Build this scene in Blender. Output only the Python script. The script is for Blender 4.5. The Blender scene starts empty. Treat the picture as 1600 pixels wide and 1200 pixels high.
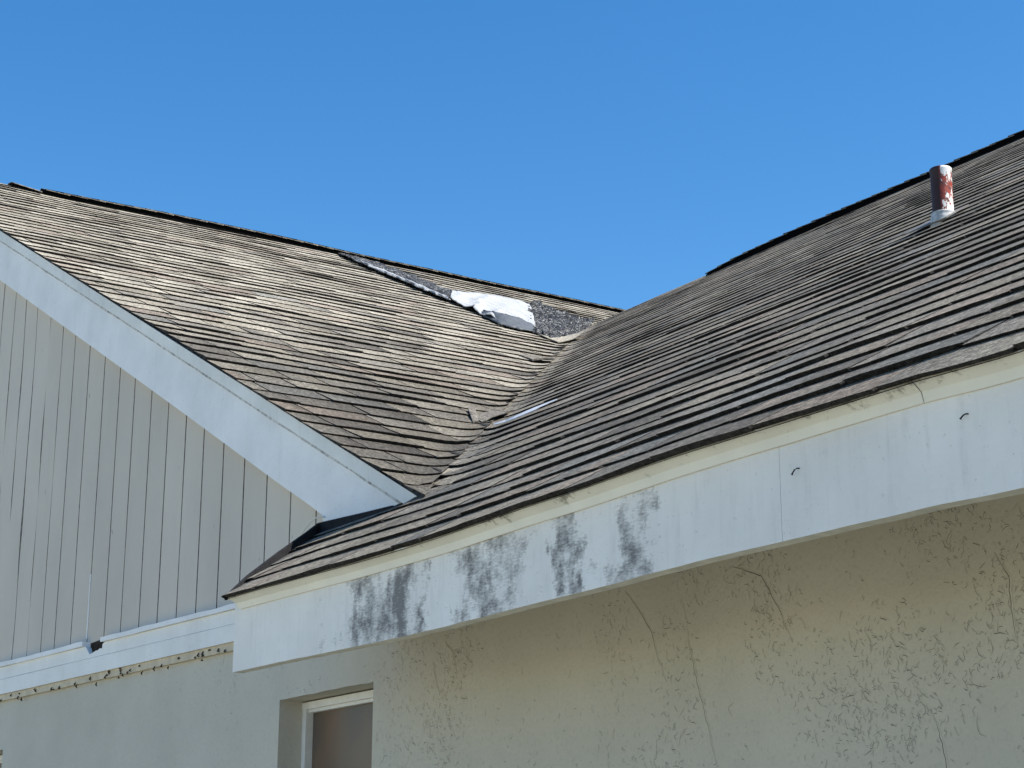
import bpy, math, random
from mathutils import Vector, noise, Matrix

# ------------------------------------------------------------------ camera, sky, sun, exposure
S = bpy.context.scene
COL = S.collection
rnd = random.Random(7)
Z0 = 1.55                                   # eye height above the ground

cam_d = bpy.data.cameras.new("camera")
cam = bpy.data.objects.new("camera", cam_d)
COL.objects.link(cam)
S.camera = cam
cam_d.sensor_width = 36.0
cam_d.lens = 36.0 * 2875.0 / 1600.0
cam_d.clip_start = 0.05
cam_d.clip_end = 3000.0
PITCH, AZ, ROLL = math.radians(15.64), math.radians(32.51), math.radians(0.16)
CF = Vector((-math.cos(AZ) * math.cos(PITCH), math.sin(AZ) * math.cos(PITCH), math.sin(PITCH)))
_r = Vector((math.sin(AZ), math.cos(AZ), 0.0))
_u = _r.cross(CF)
CR = _r * math.cos(ROLL) + _u * math.sin(ROLL)
CU = _u * math.cos(ROLL) - _r * math.sin(ROLL)
m = Matrix((CR, CU, -CF)).transposed().to_4x4()
m.translation = Vector((0, 0, Z0))
cam.matrix_world = m

SUN_EL, SUN_AZ = 52.0, 50.0                 # azimuth clockwise from +Y
w = bpy.data.worlds.new("World")
S.world = w
w.use_nodes = True
nt = w.node_tree
bg = nt.nodes["Background"]
sky = nt.nodes.new("ShaderNodeTexSky")
sky.sky_type = 'NISHITA'
sky.sun_disc = False
sky.sun_elevation = math.radians(SUN_EL)
sky.sun_rotation = math.radians(SUN_AZ)
sky.air_density = 1.0
sky.dust_density = 0.2
sky.ozone_density = 2.0
hsv = nt.nodes.new("ShaderNodeHueSaturation")
hsv.inputs["Saturation"].default_value = 1.36
hsv.inputs["Value"].default_value = 0.77
nt.links.new(sky.outputs[0], hsv.inputs["Color"])
nt.links.new(hsv.outputs[0], bg.inputs[0])
bg.inputs[1].default_value = 0.15

sun_d = bpy.data.lights.new("sun", 'SUN')
sun_d.energy = 5.0
sun_d.angle = math.radians(0.53)
sun_d.color = (1.0, 0.94, 0.85)
sun = bpy.data.objects.new("sun", sun_d)
COL.objects.link(sun)
sdir = Vector((math.sin(math.radians(SUN_AZ)) * math.cos(math.radians(SUN_EL)),
               math.cos(math.radians(SUN_AZ)) * math.cos(math.radians(SUN_EL)), math.sin(math.radians(SUN_EL))))
sun.rotation_euler = sdir.to_track_quat('Z', 'Y').to_euler()
sun.location = sdir * 40

vs = S.view_settings
vs.view_transform = 'Standard'
vs.look = 'None'
vs.gamma = 1.0
vs.use_curve_mapping = False
vs.exposure = 0.72

# ------------------------------------------------------------------ measured geometry of the house (metres)
YF = 2.4447                # face of the eave fascia
Z_DT, Z_DB, Z_FB = 0.957 + Z0, 0.895 + Z0, 0.697 + Z0    # drip edge top, drip edge bottom, fascia bottom
YW = 3.01                  # face of the stucco wall
YR = 2.97                  # face of the rake board
S1, R1 = 0.497, -1.297 + Z0        # gable slope: z = R1 - S1*x
S2 = 0.616                 # main slope: z = Z_DT + S2*(y-YF)
XRIDGE = -13.1
YRIDGE = 7.913
XG0 = -5.13                # where the gable courses start
C1, C2 = 1 / math.hypot(1, S1), 1 / math.hypot(1, S2)
N1 = Vector((S1, 0, 1)).normalized()
N2 = Vector((0, -S2, 1)).normalized()
YE = YF - 0.052            # shingle edge at the eave

_ez = [(-5.51, .004), (-4.27, -.011), (-3.55, -.003), (-3.06, .006), (-2.71, .005), (-2.41, .004), (-2.15, -.003), (0.5, 0.0)]
def ez(x):
    if x <= _ez[0][0]: return _ez[0][1]
    for (a, va), (b, vb) in zip(_ez, _ez[1:]):
        if x <= b:
            t = (x - a) / (b - a); t = t * t * (3 - 2 * t)
            return va + (vb - va) * t
    return 0.0
def nz(x, y, z=0.0): return noise.noise(Vector((x, y, z)))
def zg(x, y): return R1 - S1 * x + 0.010 * nz(x * .9, y * .9, 3.1)
def zm(x, y):
    t = max(0.0, 1 - (y - YE) / 2.0)
    return Z_DT + .002 + S2 * (y - YF) + ez(x) * t + 0.006 * nz(x * .8, y * .9, 8.7)
def ztop(x, y, k=0.07):
    if y < 2.985: return zm(x, y)
    a, b = zg(x, y), zm(x, y)
    h = max(k - abs(a - b), 0.0) / k
    return max(a, b) + h * h * k * 0.25
def y_valley(x): return YF + (R1 - S1 * x - Z_DT) / S2
def x_valley(y): return (R1 - Z_DT - S2 * (y - YF)) / S1

def project(p):
    q = Vector(p) - Vector((0, 0, Z0))
    d = q.dot(CF)
    return (800 + 2875 * q.dot(CR) / d, 600 - 2875 * q.dot(CU) / d, d) if d > .1 else (-9e9, -9e9, d)

# ------------------------------------------------------------------ node helpers
def mat(name, rough=0.8, spec=0.3):
    M = bpy.data.materials.new(name)
    M.use_nodes = True
    t = M.node_tree
    b = t.nodes["Principled BSDF"]
    b.inputs["Roughness"].default_value = rough
    b.inputs["Specular IOR Level"].default_value = spec
    return M, t, b
def nd(t, kind, **kw):
    n = t.nodes.new(kind)
    for k, v in kw.items():
        if k in n.inputs.keys(): n.inputs[k].default_value = v
        else: setattr(n, k, v)
    return n
def lk(t, a, b): t.links.new(a, b)
def coords(t, scale=(1, 1, 1), rot=(0, 0, 0)):
    c = nd(t, "ShaderNodeNewGeometry")
    mp = nd(t, "ShaderNodeMapping")
    mp.inputs["Scale"].default_value = scale
    mp.inputs["Rotation"].default_value = rot
    lk(t, c.outputs["Position"], mp.inputs["Vector"])
    return mp.outputs[0]
def tnoise(t, vec, scale, detail=4.0, rough=0.55, dist=0.0):
    n = nd(t, "ShaderNodeTexNoise", Scale=scale, Detail=detail, Roughness=rough, Distortion=dist)
    lk(t, vec, n.inputs["Vector"])
    return n.outputs["Fac"]
def ramp(t, fac, stops, interp='LINEAR'):
    r = nd(t, "ShaderNodeValToRGB")
    r.color_ramp.interpolation = interp
    e = r.color_ramp.elements
    while len(e) < len(stops): e.new(0.5)
    for el, (p, c) in zip(e, stops):
        el.position = p
        el.color = (c, c, c, 1) if isinstance(c, (int, float)) else (*c, 1)
    lk(t, fac, r.inputs[0])
    return r.outputs[0]
def mix(t, fac, a, b, blend='MIX'):
    n = nd(t, "ShaderNodeMix", data_type='RGBA', blend_type=blend)
    for s, v in ((n.inputs[0], fac), (n.inputs[6], a), (n.inputs[7], b)):
        if isinstance(v, (int, float)): s.default_value = v
        elif isinstance(v, tuple): s.default_value = (*v, 1)
        else: lk(t, v, s)
    return n.outputs[2]
def math_(t, op, a, b=0.0):
    n = nd(t, "ShaderNodeMath", operation=op)
    for s, v in ((n.inputs[0], a), (n.inputs[1], b)):
        if isinstance(v, (int, float)): s.default_value = v
        else: lk(t, v, s)
    return n.outputs[0]
def bump(t, b, h, strength=0.3, dist=0.01):
    n = nd(t, "ShaderNodeBump", Strength=strength, Distance=dist)
    lk(t, h, n.inputs["Height"])
    lk(t, n.outputs[0], b.inputs["Normal"])
def setc(t, b, c):
    if isinstance(c, tuple): b.inputs["Base Color"].default_value = (*c, 1)
    else: lk(t, c, b.inputs["Base Color"])

# ------------------------------------------------------------------ materials
def make_shingle():
    M, t, b = mat("shingle_granules", 0.95, 0.12)
    a = nd(t, "ShaderNodeAttribute", attribute_name="tint")
    v = coords(t)
    g1 = tnoise(t, v, 58, 5, .9)
    g2 = tnoise(t, v, 360, 1, .5)
    big = tnoise(t, v, 2.3, 4, .6)
    c = mix(t, 1.0, a.outputs["Color"], ramp(t, g1, [(.33, .16), (.5, .90), (.67, 2.1)]), 'MULTIPLY')
    c = mix(t, 1.0, c, ramp(t, g2, [(.3, .7), (.7, 1.3)]), 'MULTIPLY')
    c = mix(t, 1.0, c, ramp(t, big, [(.3, .80), (.7, 1.12)]), 'MULTIPLY')
    setc(t, b, c)
    bump(t, b, g1, .5, .003)
    return M
def plain(name, col, rough=.8, spec=.3, var=.12, scale=30, bs=.1):
    M, t, b = mat(name, rough, spec)
    n = tnoise(t, coords(t), scale, 4)
    k0, k1 = 1 - var, 1 + var
    setc(t, b, mix(t, 1.0, col, ramp(t, n, [(.3, k0), (.7, k1)]), 'MULTIPLY'))
    if bs: bump(t, b, n, bs, .004)
    return M
def make_paint(name, col, stain=.25):
    """weathered house paint on boards: soft dirt, faint grain, fine flecks"""
    M, t, b = mat(name, .62, .35)
    v = coords(t)
    dirt = tnoise(t, v, 3.0, 6, .62)
    grain = tnoise(t, coords(t, (5, 5, 60)), 3, 4, .6)
    fleck = tnoise(t, v, 90, 3, .6)
    runs = tnoise(t, coords(t, (9, 9, .8)), 2.2, 5, .6)
    c = mix(t, 1.0, col, ramp(t, dirt, [(.3, 1 - stain * .55), (.62, 1.03)]), 'MULTIPLY')
    c = mix(t, ramp(t, runs, [(.55, 0.0), (.8, stain)]), c, (col[0] * .62, col[1] * .62, col[2] * .60))
    c = mix(t, 1.0, c, ramp(t, fleck, [(.24, .72), (.36, 1.0)]), 'MULTIPLY')
    setc(t, b, c)
    h = math_(t, 'ADD', math_(t, 'MULTIPLY', grain, .7), fleck)
    bump(t, b, h, .22, .004)
    return M
def make_fascia():
    """white board with black mildew runs hanging from the drip edge"""
    M, t, b = mat("fascia_paint", .65, .3)
    v = coords(t)
    sep = nd(t, "ShaderNodeSeparateXYZ"); lk(t, v, sep.inputs[0])
    x0, x1 = -5.6, -2.0
    fx = math_(t, 'DIVIDE', math_(t, 'SUBTRACT', sep.outputs[0], x0), x1 - x0)
    wob = tnoise(t, v, 9, 6, .7)
    fx = math_(t, 'ADD', fx, math_(t, 'MULTIPLY', math_(t, 'SUBTRACT', wob, .5), .105))
    def p(x): return (x - x0) / (x1 - x0)
    st = [(p(-5.0), 0.0), (p(-4.86), .36), (p(-4.79), .10), (p(-4.74), .28), (p(-4.69), .74), (p(-4.62), .64), (p(-4.52), .48), (p(-4.45), .56),
          (p(-4.435), .76), (p(-4.30), .72), (p(-4.25), .20), (p(-4.16), .16), (p(-4.05), .60), (p(-3.93), .56), (p(-3.82), .50), (p(-3.74), .20),
          (p(-3.67), .22), (p(-3.62), .74), (p(-3.56), .70), (p(-3.51), .18), (p(-3.42), .16), (p(-3.36), .56), (p(-3.27), .52), (p(-3.22), .06), (p(-2.95), 0.0)]
    mask = math_(t, 'MULTIPLY', ramp(t, fx, st), ramp(t, tnoise(t, coords(t, (1, 1, .8)), 11, 3, .6), [(.34, .42), (.64, 1.18)]))
    zf = math_(t, 'DIVIDE', math_(t, 'SUBTRACT', sep.outputs[2], Z_FB), Z_DB - Z_FB)   # 0 bottom .. 1 top
    low = ramp(t, zf, [(0.0, .86), (.12, 1.0), (.55, .88), (1.0, .70)])
    brush = tnoise(t, coords(t, (30, 30, 120)), 2.0, 5, .65)
    runs = tnoise(t, coords(t, (40, 40, 5)), 1.0, 4, .6)
    blot = tnoise(t, v, 16, 6, .7)
    def full(n_, lo=.32, hi=.68): return ramp(t, n_, [(lo, 0.0), (hi, 1.0)])
    q = math_(t, 'ADD', math_(t, 'ADD', math_(t, 'MULTIPLY', full(brush), .36), math_(t, 'MULTIPLY', full(runs), .20)), math_(t, 'MULTIPLY', full(blot), .44))
    q = math_(t, 'SUBTRACT', math_(t, 'MULTIPLY', math_(t, 'MULTIPLY', mask, low), 1.42), q)
    thr = nd(t, "ShaderNodeMapRange"); lk(t, q, thr.inputs["Value"])
    thr.inputs["From Min"].default_value = -.16; thr.inputs["From Max"].default_value = .44
    grime = math_(t, 'MULTIPLY', full(runs, .5, .8), math_(t, 'MULTIPLY', full(blot, .35, .75), .6))
    soft = ramp(t, tnoise(t, v, 3.2, 5), [(.35, .90), (.65, 1.02)])
    base = mix(t, 1.0, (.80, .80, .79), soft, 'MULTIPLY')
    fl = tnoise(t, v, 70, 3, .6)
    base = mix(t, 1.0, base, ramp(t, fl, [(.25, .8), (.36, 1.0)]), 'MULTIPLY')
    base = mix(t, grime, base, (.42, .42, .41))
    c = mix(t, math_(t, 'MULTIPLY', thr.outputs[0], .9), base, (.125, .122, .125))
    setc(t, b, c)
    bump(t, b, math_(t, 'ADD', brush, fl), .2, .003)
    return M
def make_drip():
    M, t, b = mat("drip_edge_paint", .42, .4)
    v = coords(t)
    sep = nd(t, "ShaderNodeSeparateXYZ"); lk(t, v, sep.inputs[0])
    x0, x1 = -5.6, -1.6
    wob = tnoise(t, v, 6, 3)
    fx = math_(t, 'DIVIDE', math_(t, 'SUBTRACT', sep.outputs[0], x0), x1 - x0)
    def p(x): return (x - x0) / (x1 - x0)
    st = [(0, .18), (p(-4.46), .15), (p(-4.37), .62), (p(-4.32), .2), (p(-4.22), .42), (p(-4.12), .50), (p(-4.03), .2), (p(-3.90), .5), (p(-3.82), .74), (p(-3.76), .22),
          (p(-3.62), .3), (p(-3.56), .85), (p(-3.50), .25), (p(-3.2), .22), (p(-2.9), .14), (p(-2.55), .34), (p(-2.38), .36), (p(-2.15), .3)]
    mask = ramp(t, fx, st)
    zf = math_(t, 'DIVIDE', math_(t, 'SUBTRACT', sep.outputs[2], Z_DB), Z_DT - .026 - Z_DB)
    up = ramp(t, zf, [(0.1, 0.0), (.55, .5), (1.0, 1.0)])
    q = math_(t, 'ADD', tnoise(t, v, 38, 6, .72), math_(t, 'MULTIPLY', math_(t, 'MULTIPLY', mask, up), .55))
    thr = nd(t, "ShaderNodeMapRange"); lk(t, q, thr.inputs["Value"])
    thr.inputs["From Min"].default_value = .68; thr.inputs["From Max"].default_value = .84
    base = mix(t, 1.0, (.77, .765, .70), ramp(t, wob, [(.3, .9), (.7, 1.03)]), 'MULTIPLY')
    c = mix(t, math_(t, 'MULTIPLY', thr.outputs[0], .85), base, (.17, .16, .13))
    setc(t, b, c)
    bump(t, b, wob, .15, .01)
    return M
def make_stucco():
    M, t, b = mat("stucco_paint", .78, .25)
    v = coords(t)
    big = tnoise(t, v, 1.4, 5, .6)
    fine = tnoise(t, v, 75, 4, .6)
    mid = tnoise(t, v, 9, 5, .6)
    c = mix(t, 1.0, (.54, .515, .445), ramp(t, big, [(.3, .90), (.7, 1.06)]), 'MULTIPLY')
    c = mix(t, 1.0, c, ramp(t, fine, [(.25, .86), (.45, 1.0)]), 'MULTIPLY')
    setc(t, b, c)
    h = math_(t, 'ADD', math_(t, 'MULTIPLY', fine, .34), math_(t, 'MULTIPLY', mid, .55))
    bump(t, b, h, .55, .010)
    return M
def make_siding():
    M, t, b = mat("siding_paint", .72, .25)
    v = coords(t)
    grain = tnoise(t, coords(t, (60, 60, 3)), 1.2, 5, .65)
    dirt = tnoise(t, coords(t, (1, 1, .5)), 2.1, 5)
    spots = tnoise(t, coords(t, (1, 1, .35)), 34, 2)
    oi = nd(t, "ShaderNodeObjectInfo")
    c = mix(t, 1.0, (.57, .525, .465), ramp(t, dirt, [(.3, .93), (.7, 1.05)]), 'MULTIPLY')
    c = mix(t, 1.0, c, ramp(t, oi.outputs["Random"], [(0, .955), (1, 1.03)]), 'MULTIPLY')
    c = mix(t, 1.0, c, ramp(t, grain, [(.22, .86), (.4, 1.0)]), 'MULTIPLY')
    c = mix(t, ramp(t, spots, [(.76, 0.0), (.79, .75)]), c, (.14, .13, .12))
    setc(t, b, c)
    bump(t, b, grain, .25, .004)
    return M
def make_pipe():
    M, t, b = mat("peeling_pipe_paint", .5, .4)
    v = coords(t)
    sep = nd(t, "ShaderNodeSeparateXYZ"); lk(t, v, sep.inputs[0])
    zf = math_(t, 'DIVIDE', math_(t, 'SUBTRACT', sep.outputs[2], 2.49 + Z0), .27)
    band = ramp(t, zf, [(0.0, 1.0), (.25, .95), (.38, .52), (.58, .28), (.72, .42), (.88, .72), (.97, 1.0)])
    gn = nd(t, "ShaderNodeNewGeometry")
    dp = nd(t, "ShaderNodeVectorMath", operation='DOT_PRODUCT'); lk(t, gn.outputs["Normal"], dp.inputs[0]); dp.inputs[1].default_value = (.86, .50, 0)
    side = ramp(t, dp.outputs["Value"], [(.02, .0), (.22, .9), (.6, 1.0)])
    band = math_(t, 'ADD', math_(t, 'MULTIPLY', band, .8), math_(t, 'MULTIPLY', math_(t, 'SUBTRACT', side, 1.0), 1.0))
    q = math_(t, 'ADD', tnoise(t, coords(t, (1, 1, .55)), 42, 6, .7), math_(t, 'MULTIPLY', band, .34))
    thr = nd(t, "ShaderNodeMapRange"); lk(t, q, thr.inputs["Value"])
    thr.inputs["From Min"].default_value = .62; thr.inputs["From Max"].default_value = .66
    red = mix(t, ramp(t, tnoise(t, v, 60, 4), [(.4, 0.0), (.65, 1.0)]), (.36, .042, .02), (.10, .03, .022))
    red = mix(t, ramp(t, dp.outputs["Value"], [(.02, 0.0), (.16, 1.0)]), (.030, .007, .005), red)  # side away from the sun near black, shade put into the colour
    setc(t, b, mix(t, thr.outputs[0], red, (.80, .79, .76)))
    bump(t, b, thr.outputs[0], .4, .003)
    return M
def make_mastic():
    M, t, b = mat("black_mastic", .6, .2)
    v = coords(t)
    n = tnoise(t, v, 7, 4, .66, 3.4)
    n2 = tnoise(t, v, 13, 3, .7, 2.0)
    f = math_(t, 'MULTIPLY', ramp(t, n, [(.47, 0.0), (.505, 1.0), (.53, .0), (.60, 0.0), (.63, .9), (.66, 0.0)]), ramp(t, n2, [(.46, .0), (.54, 1.0)]))
    setc(t, b, mix(t, f, (.011, .011, .010), (.46, .46, .44)))  # pale streaks are sun glints painted into the black
    bump(t, b, n, .9, .02)
    return M
def make_white_sheet():
    M, t, b = mat("white_membrane", .55, .3)
    v = coords(t)
    st = tnoise(t, coords(t, (3, 40, 3)), 1.5, 4)
    n = tnoise(t, v, 60, 3, .6)
    c = mix(t, 1.0, (.50, .51, .51), ramp(t, st, [(.3, .74), (.6, 1.0)]), 'MULTIPLY')
    c = mix(t, ramp(t, n, [(.66, 0.0), (.74, .5)]), c, (.35, .35, .35))
    setc(t, b, c)
    bump(t, b, st, .9, .03)
    return M
def make_ground():
    M, t, b = mat("pale_bounce_ground", .95, .1)
    v = coords(t)
    n = tnoise(t, v, .5, 6)
    n2 = tnoise(t, v, 22, 5, .7)
    c = mix(t, ramp(t, n, [(.35, 0.0), (.65, 1.0)]), (.37, .345, .245), (.44, .40, .29))  # pale tone picked so the unseen ground bounces warm light upward
    setc(t, b, mix(t, 1.0, c, ramp(t, n2, [(.3, .8), (.7, 1.15)]), 'MULTIPLY'))
    bump(t, b, n2, .8, .03)
    return M
def make_glass():
    M, t, b = mat("frosted_glass", .35, .18)
    v = coords(t)
    n = tnoise(t, v, 2.2, 2)
    f = tnoise(t, v, 160, 2)
    setc(t, b, mix(t, ramp(t, n, [(.40, 0.0), (.6, 1.0)]), (.075, .078, .076), (.17, .115, .078)))  # grey and brown tones painted in for reflections on the pane
    bump(t, b, f, .15, .002)
    return M

M_SH = make_shingle()
M_FELT = plain("black_felt", (.018, .018, .020), .9, .15, .3, 40)
M_FASCIA = make_fascia()
M_DRIP = make_drip()
M_RAKE = make_paint("rake_paint", (.80, .81, .825), .22)
M_TRIM = make_paint("trim_paint", (.80, .80, .79), .18)
M_EDGE = plain("board_underside_paint", (.68, .65, .56), .8, .2, .15, 20)
M_CREAM = plain("cream_moulding_paint", (.55, .48, .36), .7, .25, .18, 12)
M_STUCCO = make_stucco()
M_CREV = plain("stucco_crevice", (.07, .062, .05), .95, .1, .2, 50)  # dark of cracks, and shade painted on one flank of each trowel mark
M_SIDE = make_siding()
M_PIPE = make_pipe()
M_MASTIC = make_mastic()
M_WHITE = make_white_sheet()
M_METAL = plain("white_coated_metal", (.80, .80, .80), .35, .5, .06, 20, .03)
M_GREYM = plain("weathered_flashing", (.17, .16, .145), .6, .4, .2, 30)
M_VENT = plain("black_vent_plastic", (.003, .003, .003), .9, .02, .2, 60)
M_NAIL = plain("rusty_nail", (.035, .03, .028), .6, .4, .3, 200)
M_WIRE = plain("white_wire", (.62, .62, .60), .5, .4, .05, 60, 0)
M_ROT = plain("rotten_wood", (.10, .065, .045), .95, .1, .6, 60, .6)
M_DEB = plain("brown_debris", (.06, .042, .03), .95, .1, .4, 90)
M_FRAME = plain("window_frame_paint", (.72, .73, .72), .5, .35, .06, 30)
M_GLASS = make_glass()
M_SOFFIT = plain("soffit_paint", (.55, .53, .47), .8, .2, .1, 6)
M_GROUND = make_ground()

# ------------------------------------------------------------------ object helpers
def link(name, me, parent=None, **props):
    o = bpy.data.objects.new(name, me)
    COL.objects.link(o)
    if parent: o.parent = parent
    for k, v in props.items(): o[k] = v
    return o
def mesh(name, verts, faces, material, smooth=False, tint=None, mats=None, midx=None):
    me = bpy.data.meshes.new(name)
    me.from_pydata([tuple(v) for v in verts], [], faces)
    for mm in (mats or [material]): me.materials.append(mm)
    if midx: me.polygons.foreach_set("material_index", midx)
    if smooth: me.polygons.foreach_set("use_smooth", [True] * len(me.polygons))
    if tint:
        a = me.attributes.new("tint", 'FLOAT_COLOR', 'POINT')
        a.data.foreach_set("color", [c for q in tint for c in (*q, 1.0)])
    me.update()
    return me
def obj(name, verts, faces, material, parent=None, **kw):
    props = {k: kw.pop(k) for k in ("label", "category", "group", "kind") if k in kw}
    return link(name, mesh(name, verts, faces, material, **kw), parent, **props)
def empty(name, loc, label, category, group=None):
    o = bpy.data.objects.new(name, None)
    COL.objects.link(o)
    o.location = loc
    o["label"] = label; o["category"] = category
    if group: o["group"] = group
    return o
def extrude_y(poly, y0, y1):
    """poly: (x, z) outline counter-clockwise seen from -y"""
    n = len(poly)
    v = [(x, y0, z) for x, z in poly] + [(x, y1, z) for x, z in poly]
    f = [tuple(range(n)), tuple(range(2 * n - 1, n - 1, -1))]
    f += [(i, i + n, (i + 1) % n + n, (i + 1) % n) for i in range(n)]
    return v, f
def sweep(profile, stations):
    """profile: list of (y, z); stations: list of (x, dy, dz) -> closed bar along x"""
    n = len(profile); v = []; f = []
    for x, dy, dz in stations: v += [(x, y + dy, z + dz) for y, z in profile]
    for i in range(len(stations) - 1):
        for j in range(n):
            a, b = i * n + j, i * n + (j + 1) % n
            f.append((a, b, b + n, a + n))
    f.append(tuple(range(n - 1, -1, -1)))
    f.append(tuple(range((len(stations) - 1) * n, len(stations) * n)))
    return v, f
def tube(pts, r, k=6):
    v = []; f = []
    pts = [Vector(p) for p in pts]
    for i, p in enumerate(pts):
        d = (pts[min(i + 1, len(pts) - 1)] - pts[max(i - 1, 0)]).normalized()
        a = d.orthogonal().normalized(); b = d.cross(a)
        rr = r[i] if isinstance(r, (list, tuple)) else r
        v += [p + (a * math.cos(2 * math.pi * j / k) + b * math.sin(2 * math.pi * j / k)) * rr for j in range(k)]
    for i in range(len(pts) - 1):
        for j in range(k):
            f.append((i * k + j, i * k + (j + 1) % k, (i + 1) * k + (j + 1) % k, (i + 1) * k + j))
    f.append(tuple(range(k - 1, -1, -1))); f.append(tuple(range((len(pts) - 1) * k, len(pts) * k)))
    return v, f
def local(o_loc, verts): return [Vector(v) - Vector(o_loc) for v in verts]

# ------------------------------------------------------------------ ground
obj("ground", [(-400, -400, 0), (400, -400, 0), (400, 400, 0), (-400, 400, 0)], [(0, 1, 2, 3)], M_GROUND, kind="structure",
    label="unseen pale ground around the house, for bounce light", category="ground")

# ------------------------------------------------------------------ the house
house = empty("house", (0, 0, 0), "weathered house with shingled gable wing, white fascia boards and beige stucco wall", "house")

# --- stucco wall with two window openings
WX0, WX1, WT = -6.337, -5.60, .716 + Z0
W2X0, W2X1, W2T = -10.40, -9.655, .745 + Z0
WB = 0.95
XL, XR = -21.0, 3.4
TH_W = 0.20
def stucco_wall():
    xs = [XL, W2X0, W2X1, WX0, WX1, XR]
    zs = [0.0, WB, WT, 2.62]
    v = []; f = []
    def quad(a, b, c, d):
        i = len(v); v.extend((a, b, c, d)); f.append((i, i + 1, i + 2, i + 3))
    for i in range(5):
        hole = i in (1, 3)
        top = (W2T if i == 1 else WT)
        x0, x1 = xs[i], xs[i + 1]
        if not hole: quad((x0, YW, 0), (x1, YW, 0), (x1, YW, 2.62), (x0, YW, 2.62))
        else:
            quad((x0, YW, 0), (x1, YW, 0), (x1, YW, WB), (x0, YW, WB))
            # ragged lintel edge
            n = 16
            e = [(x0 + (x1 - x0) * k / n, top + (0 if k in (0, n) else .004 * nz(k * 1.7, i * 3.3))) for k in range(n + 1)]
            for (xa, za), (xb, zb) in zip(e, e[1:]):
                quad((xa, YW, za), (xb, YW, zb), (xb, YW, 2.62), (xa, YW, 2.62))
                quad((xa, YW, za), (xa, YW + TH_W, top), (xb, YW + TH_W, top), (xb, YW, zb))
            quad((x0, YW, WB), (x0, YW + TH_W, WB), (x0, YW + TH_W, top), (x0, YW, top))
            quad((x1, YW, WB), (x1, YW, top), (x1, YW + TH_W, top), (x1, YW + TH_W, WB))
            quad((x0, YW, WB), (x1, YW, WB), (x1, YW + TH_W, WB), (x0, YW + TH_W, WB))
    quad((XL, YW + TH_W, 0), (XL, YW, 0), (XL, YW, 2.62), (XL, YW + TH_W, 2.62))
    quad((XR, YW, 0), (XR, YW + TH_W, 0), (XR, YW + TH_W, 2.62), (XR, YW, 2.62))
    return obj("stucco_wall", v, f, M_STUCCO, house, label="beige grey trowelled stucco wall below the eave")
wall = stucco_wall()

def ridge_ribbons(lines, name, parent, wd=.0023, h=.0012, **kw):
    v = []; f = []; mi = []
    for pts, ws in lines:
        n = len(pts); i0 = len(v)
        for k, (x, z) in enumerate(pts):
            a = pts[max(k - 1, 0)]; c = pts[min(k + 1, n - 1)]
            dx, dz = c[0] - a[0], c[1] - a[1]; l = math.hypot(dx, dz) or 1
            px, pz = dz / l, -dx / l
            if px < 0: px, pz = -px, -pz
            tp = ws * wd * (.25 + .75 * math.sin(math.pi * min(max((k + .15) / (n - .7), 0), 1)))
            v += [(x - px * tp, YW - .0004, z - pz * tp), (x, YW - h * ws, z), (x + px * tp * 1.6, YW - .0004, z + pz * tp * 1.6)]
        for k in range(n - 1):
            a = i0 + 3 * k
            f += [(a, a + 1, a + 4, a + 3), (a + 1, a + 2, a + 5, a + 4)]
            mi += [0, 1]
    return obj(name, v, f, None, parent, mats=[M_CREV, M_STUCCO], midx=mi, **kw)
# long cracks
cr = [[(-4.13, .83), (-4.06, .76), (-4.01, .70), (-3.99, .64), (-3.95, .56)], [(-3.87, .76), (-3.85, .66), (-3.82, .56), (-3.77, .41), (-3.74, .30)],
      [(-3.66, .83), (-3.55, .79), (-3.49, .71), (-3.44, .61)], [(-2.77, .73), (-2.73, .67), (-2.73, .60), (-2.72, .52)],
      [(-2.99, .41), (-2.97, .38), (-2.95, .31), (-2.94, .20)], [(-5.20, .74), (-5.15, .63)], [(-5.12, .80), (-5.07, .76), (-5.04, .69)]]
def rough_line(pts, step=.012, amp=.006, seed=0):
    out = []
    for (xa, za), (xb, zb) in zip(pts, pts[1:]):
        n = max(2, int(math.hypot(xb - xa, zb - za) / step))
        for k in range(n):
            t = k / n
            x, z = xa + (xb - xa) * t, za + (zb - za) * t
            out.append((x + amp * nz(z * 55, seed), z + amp * .5 * nz(x * 55, seed + 9)))
    out.append(pts[-1])
    return out
for i, c in enumerate(cr):
    ridge_ribbons([(rough_line([(x, z + Z0) for x, z in c], seed=i * 7.3), 1.25)], "crack", wall)
# trowel marks: thousands of short squiggles, denser to the right
lines = []
tries = 0
while len(lines) < 5200 and tries < 100000:
    tries += 1
    x = rnd.uniform(-7.4, -1.4); z = rnd.uniform(.0, 1.08) + Z0
    dens = .05 + .9 * max(0, nz(x * 3.4, z * 2.8, 5.5) * 1.7 + .12) ** 1.3
    dens *= .10 if x < -6.35 else (.40 if x < -5.5 else 1.0)
    if rnd.random() > dens: continue
    if WX0 - .02 < x < WX1 + .02 and z < WT + .01: continue
    n = rnd.randint(1, 4); d = rnd.gauss(-1.45, .55); p = [(x, z)]
    L = rnd.uniform(.0035, .008) * (1.9 if rnd.random() < .08 else 1)
    for _ in range(n):
        d += rnd.gauss(0, .28) + (-1.45 - d) * .15
        e = d + rnd.gauss(0, .75)
        p.append((p[-1][0] + L * math.cos(e) * 1.2, p[-1][1] + L * math.sin(e)))
    lines.append((p, rnd.uniform(.35, .9)))
ridge_ribbons(lines, "trowel_marks", wall, kind="stuff")

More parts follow.
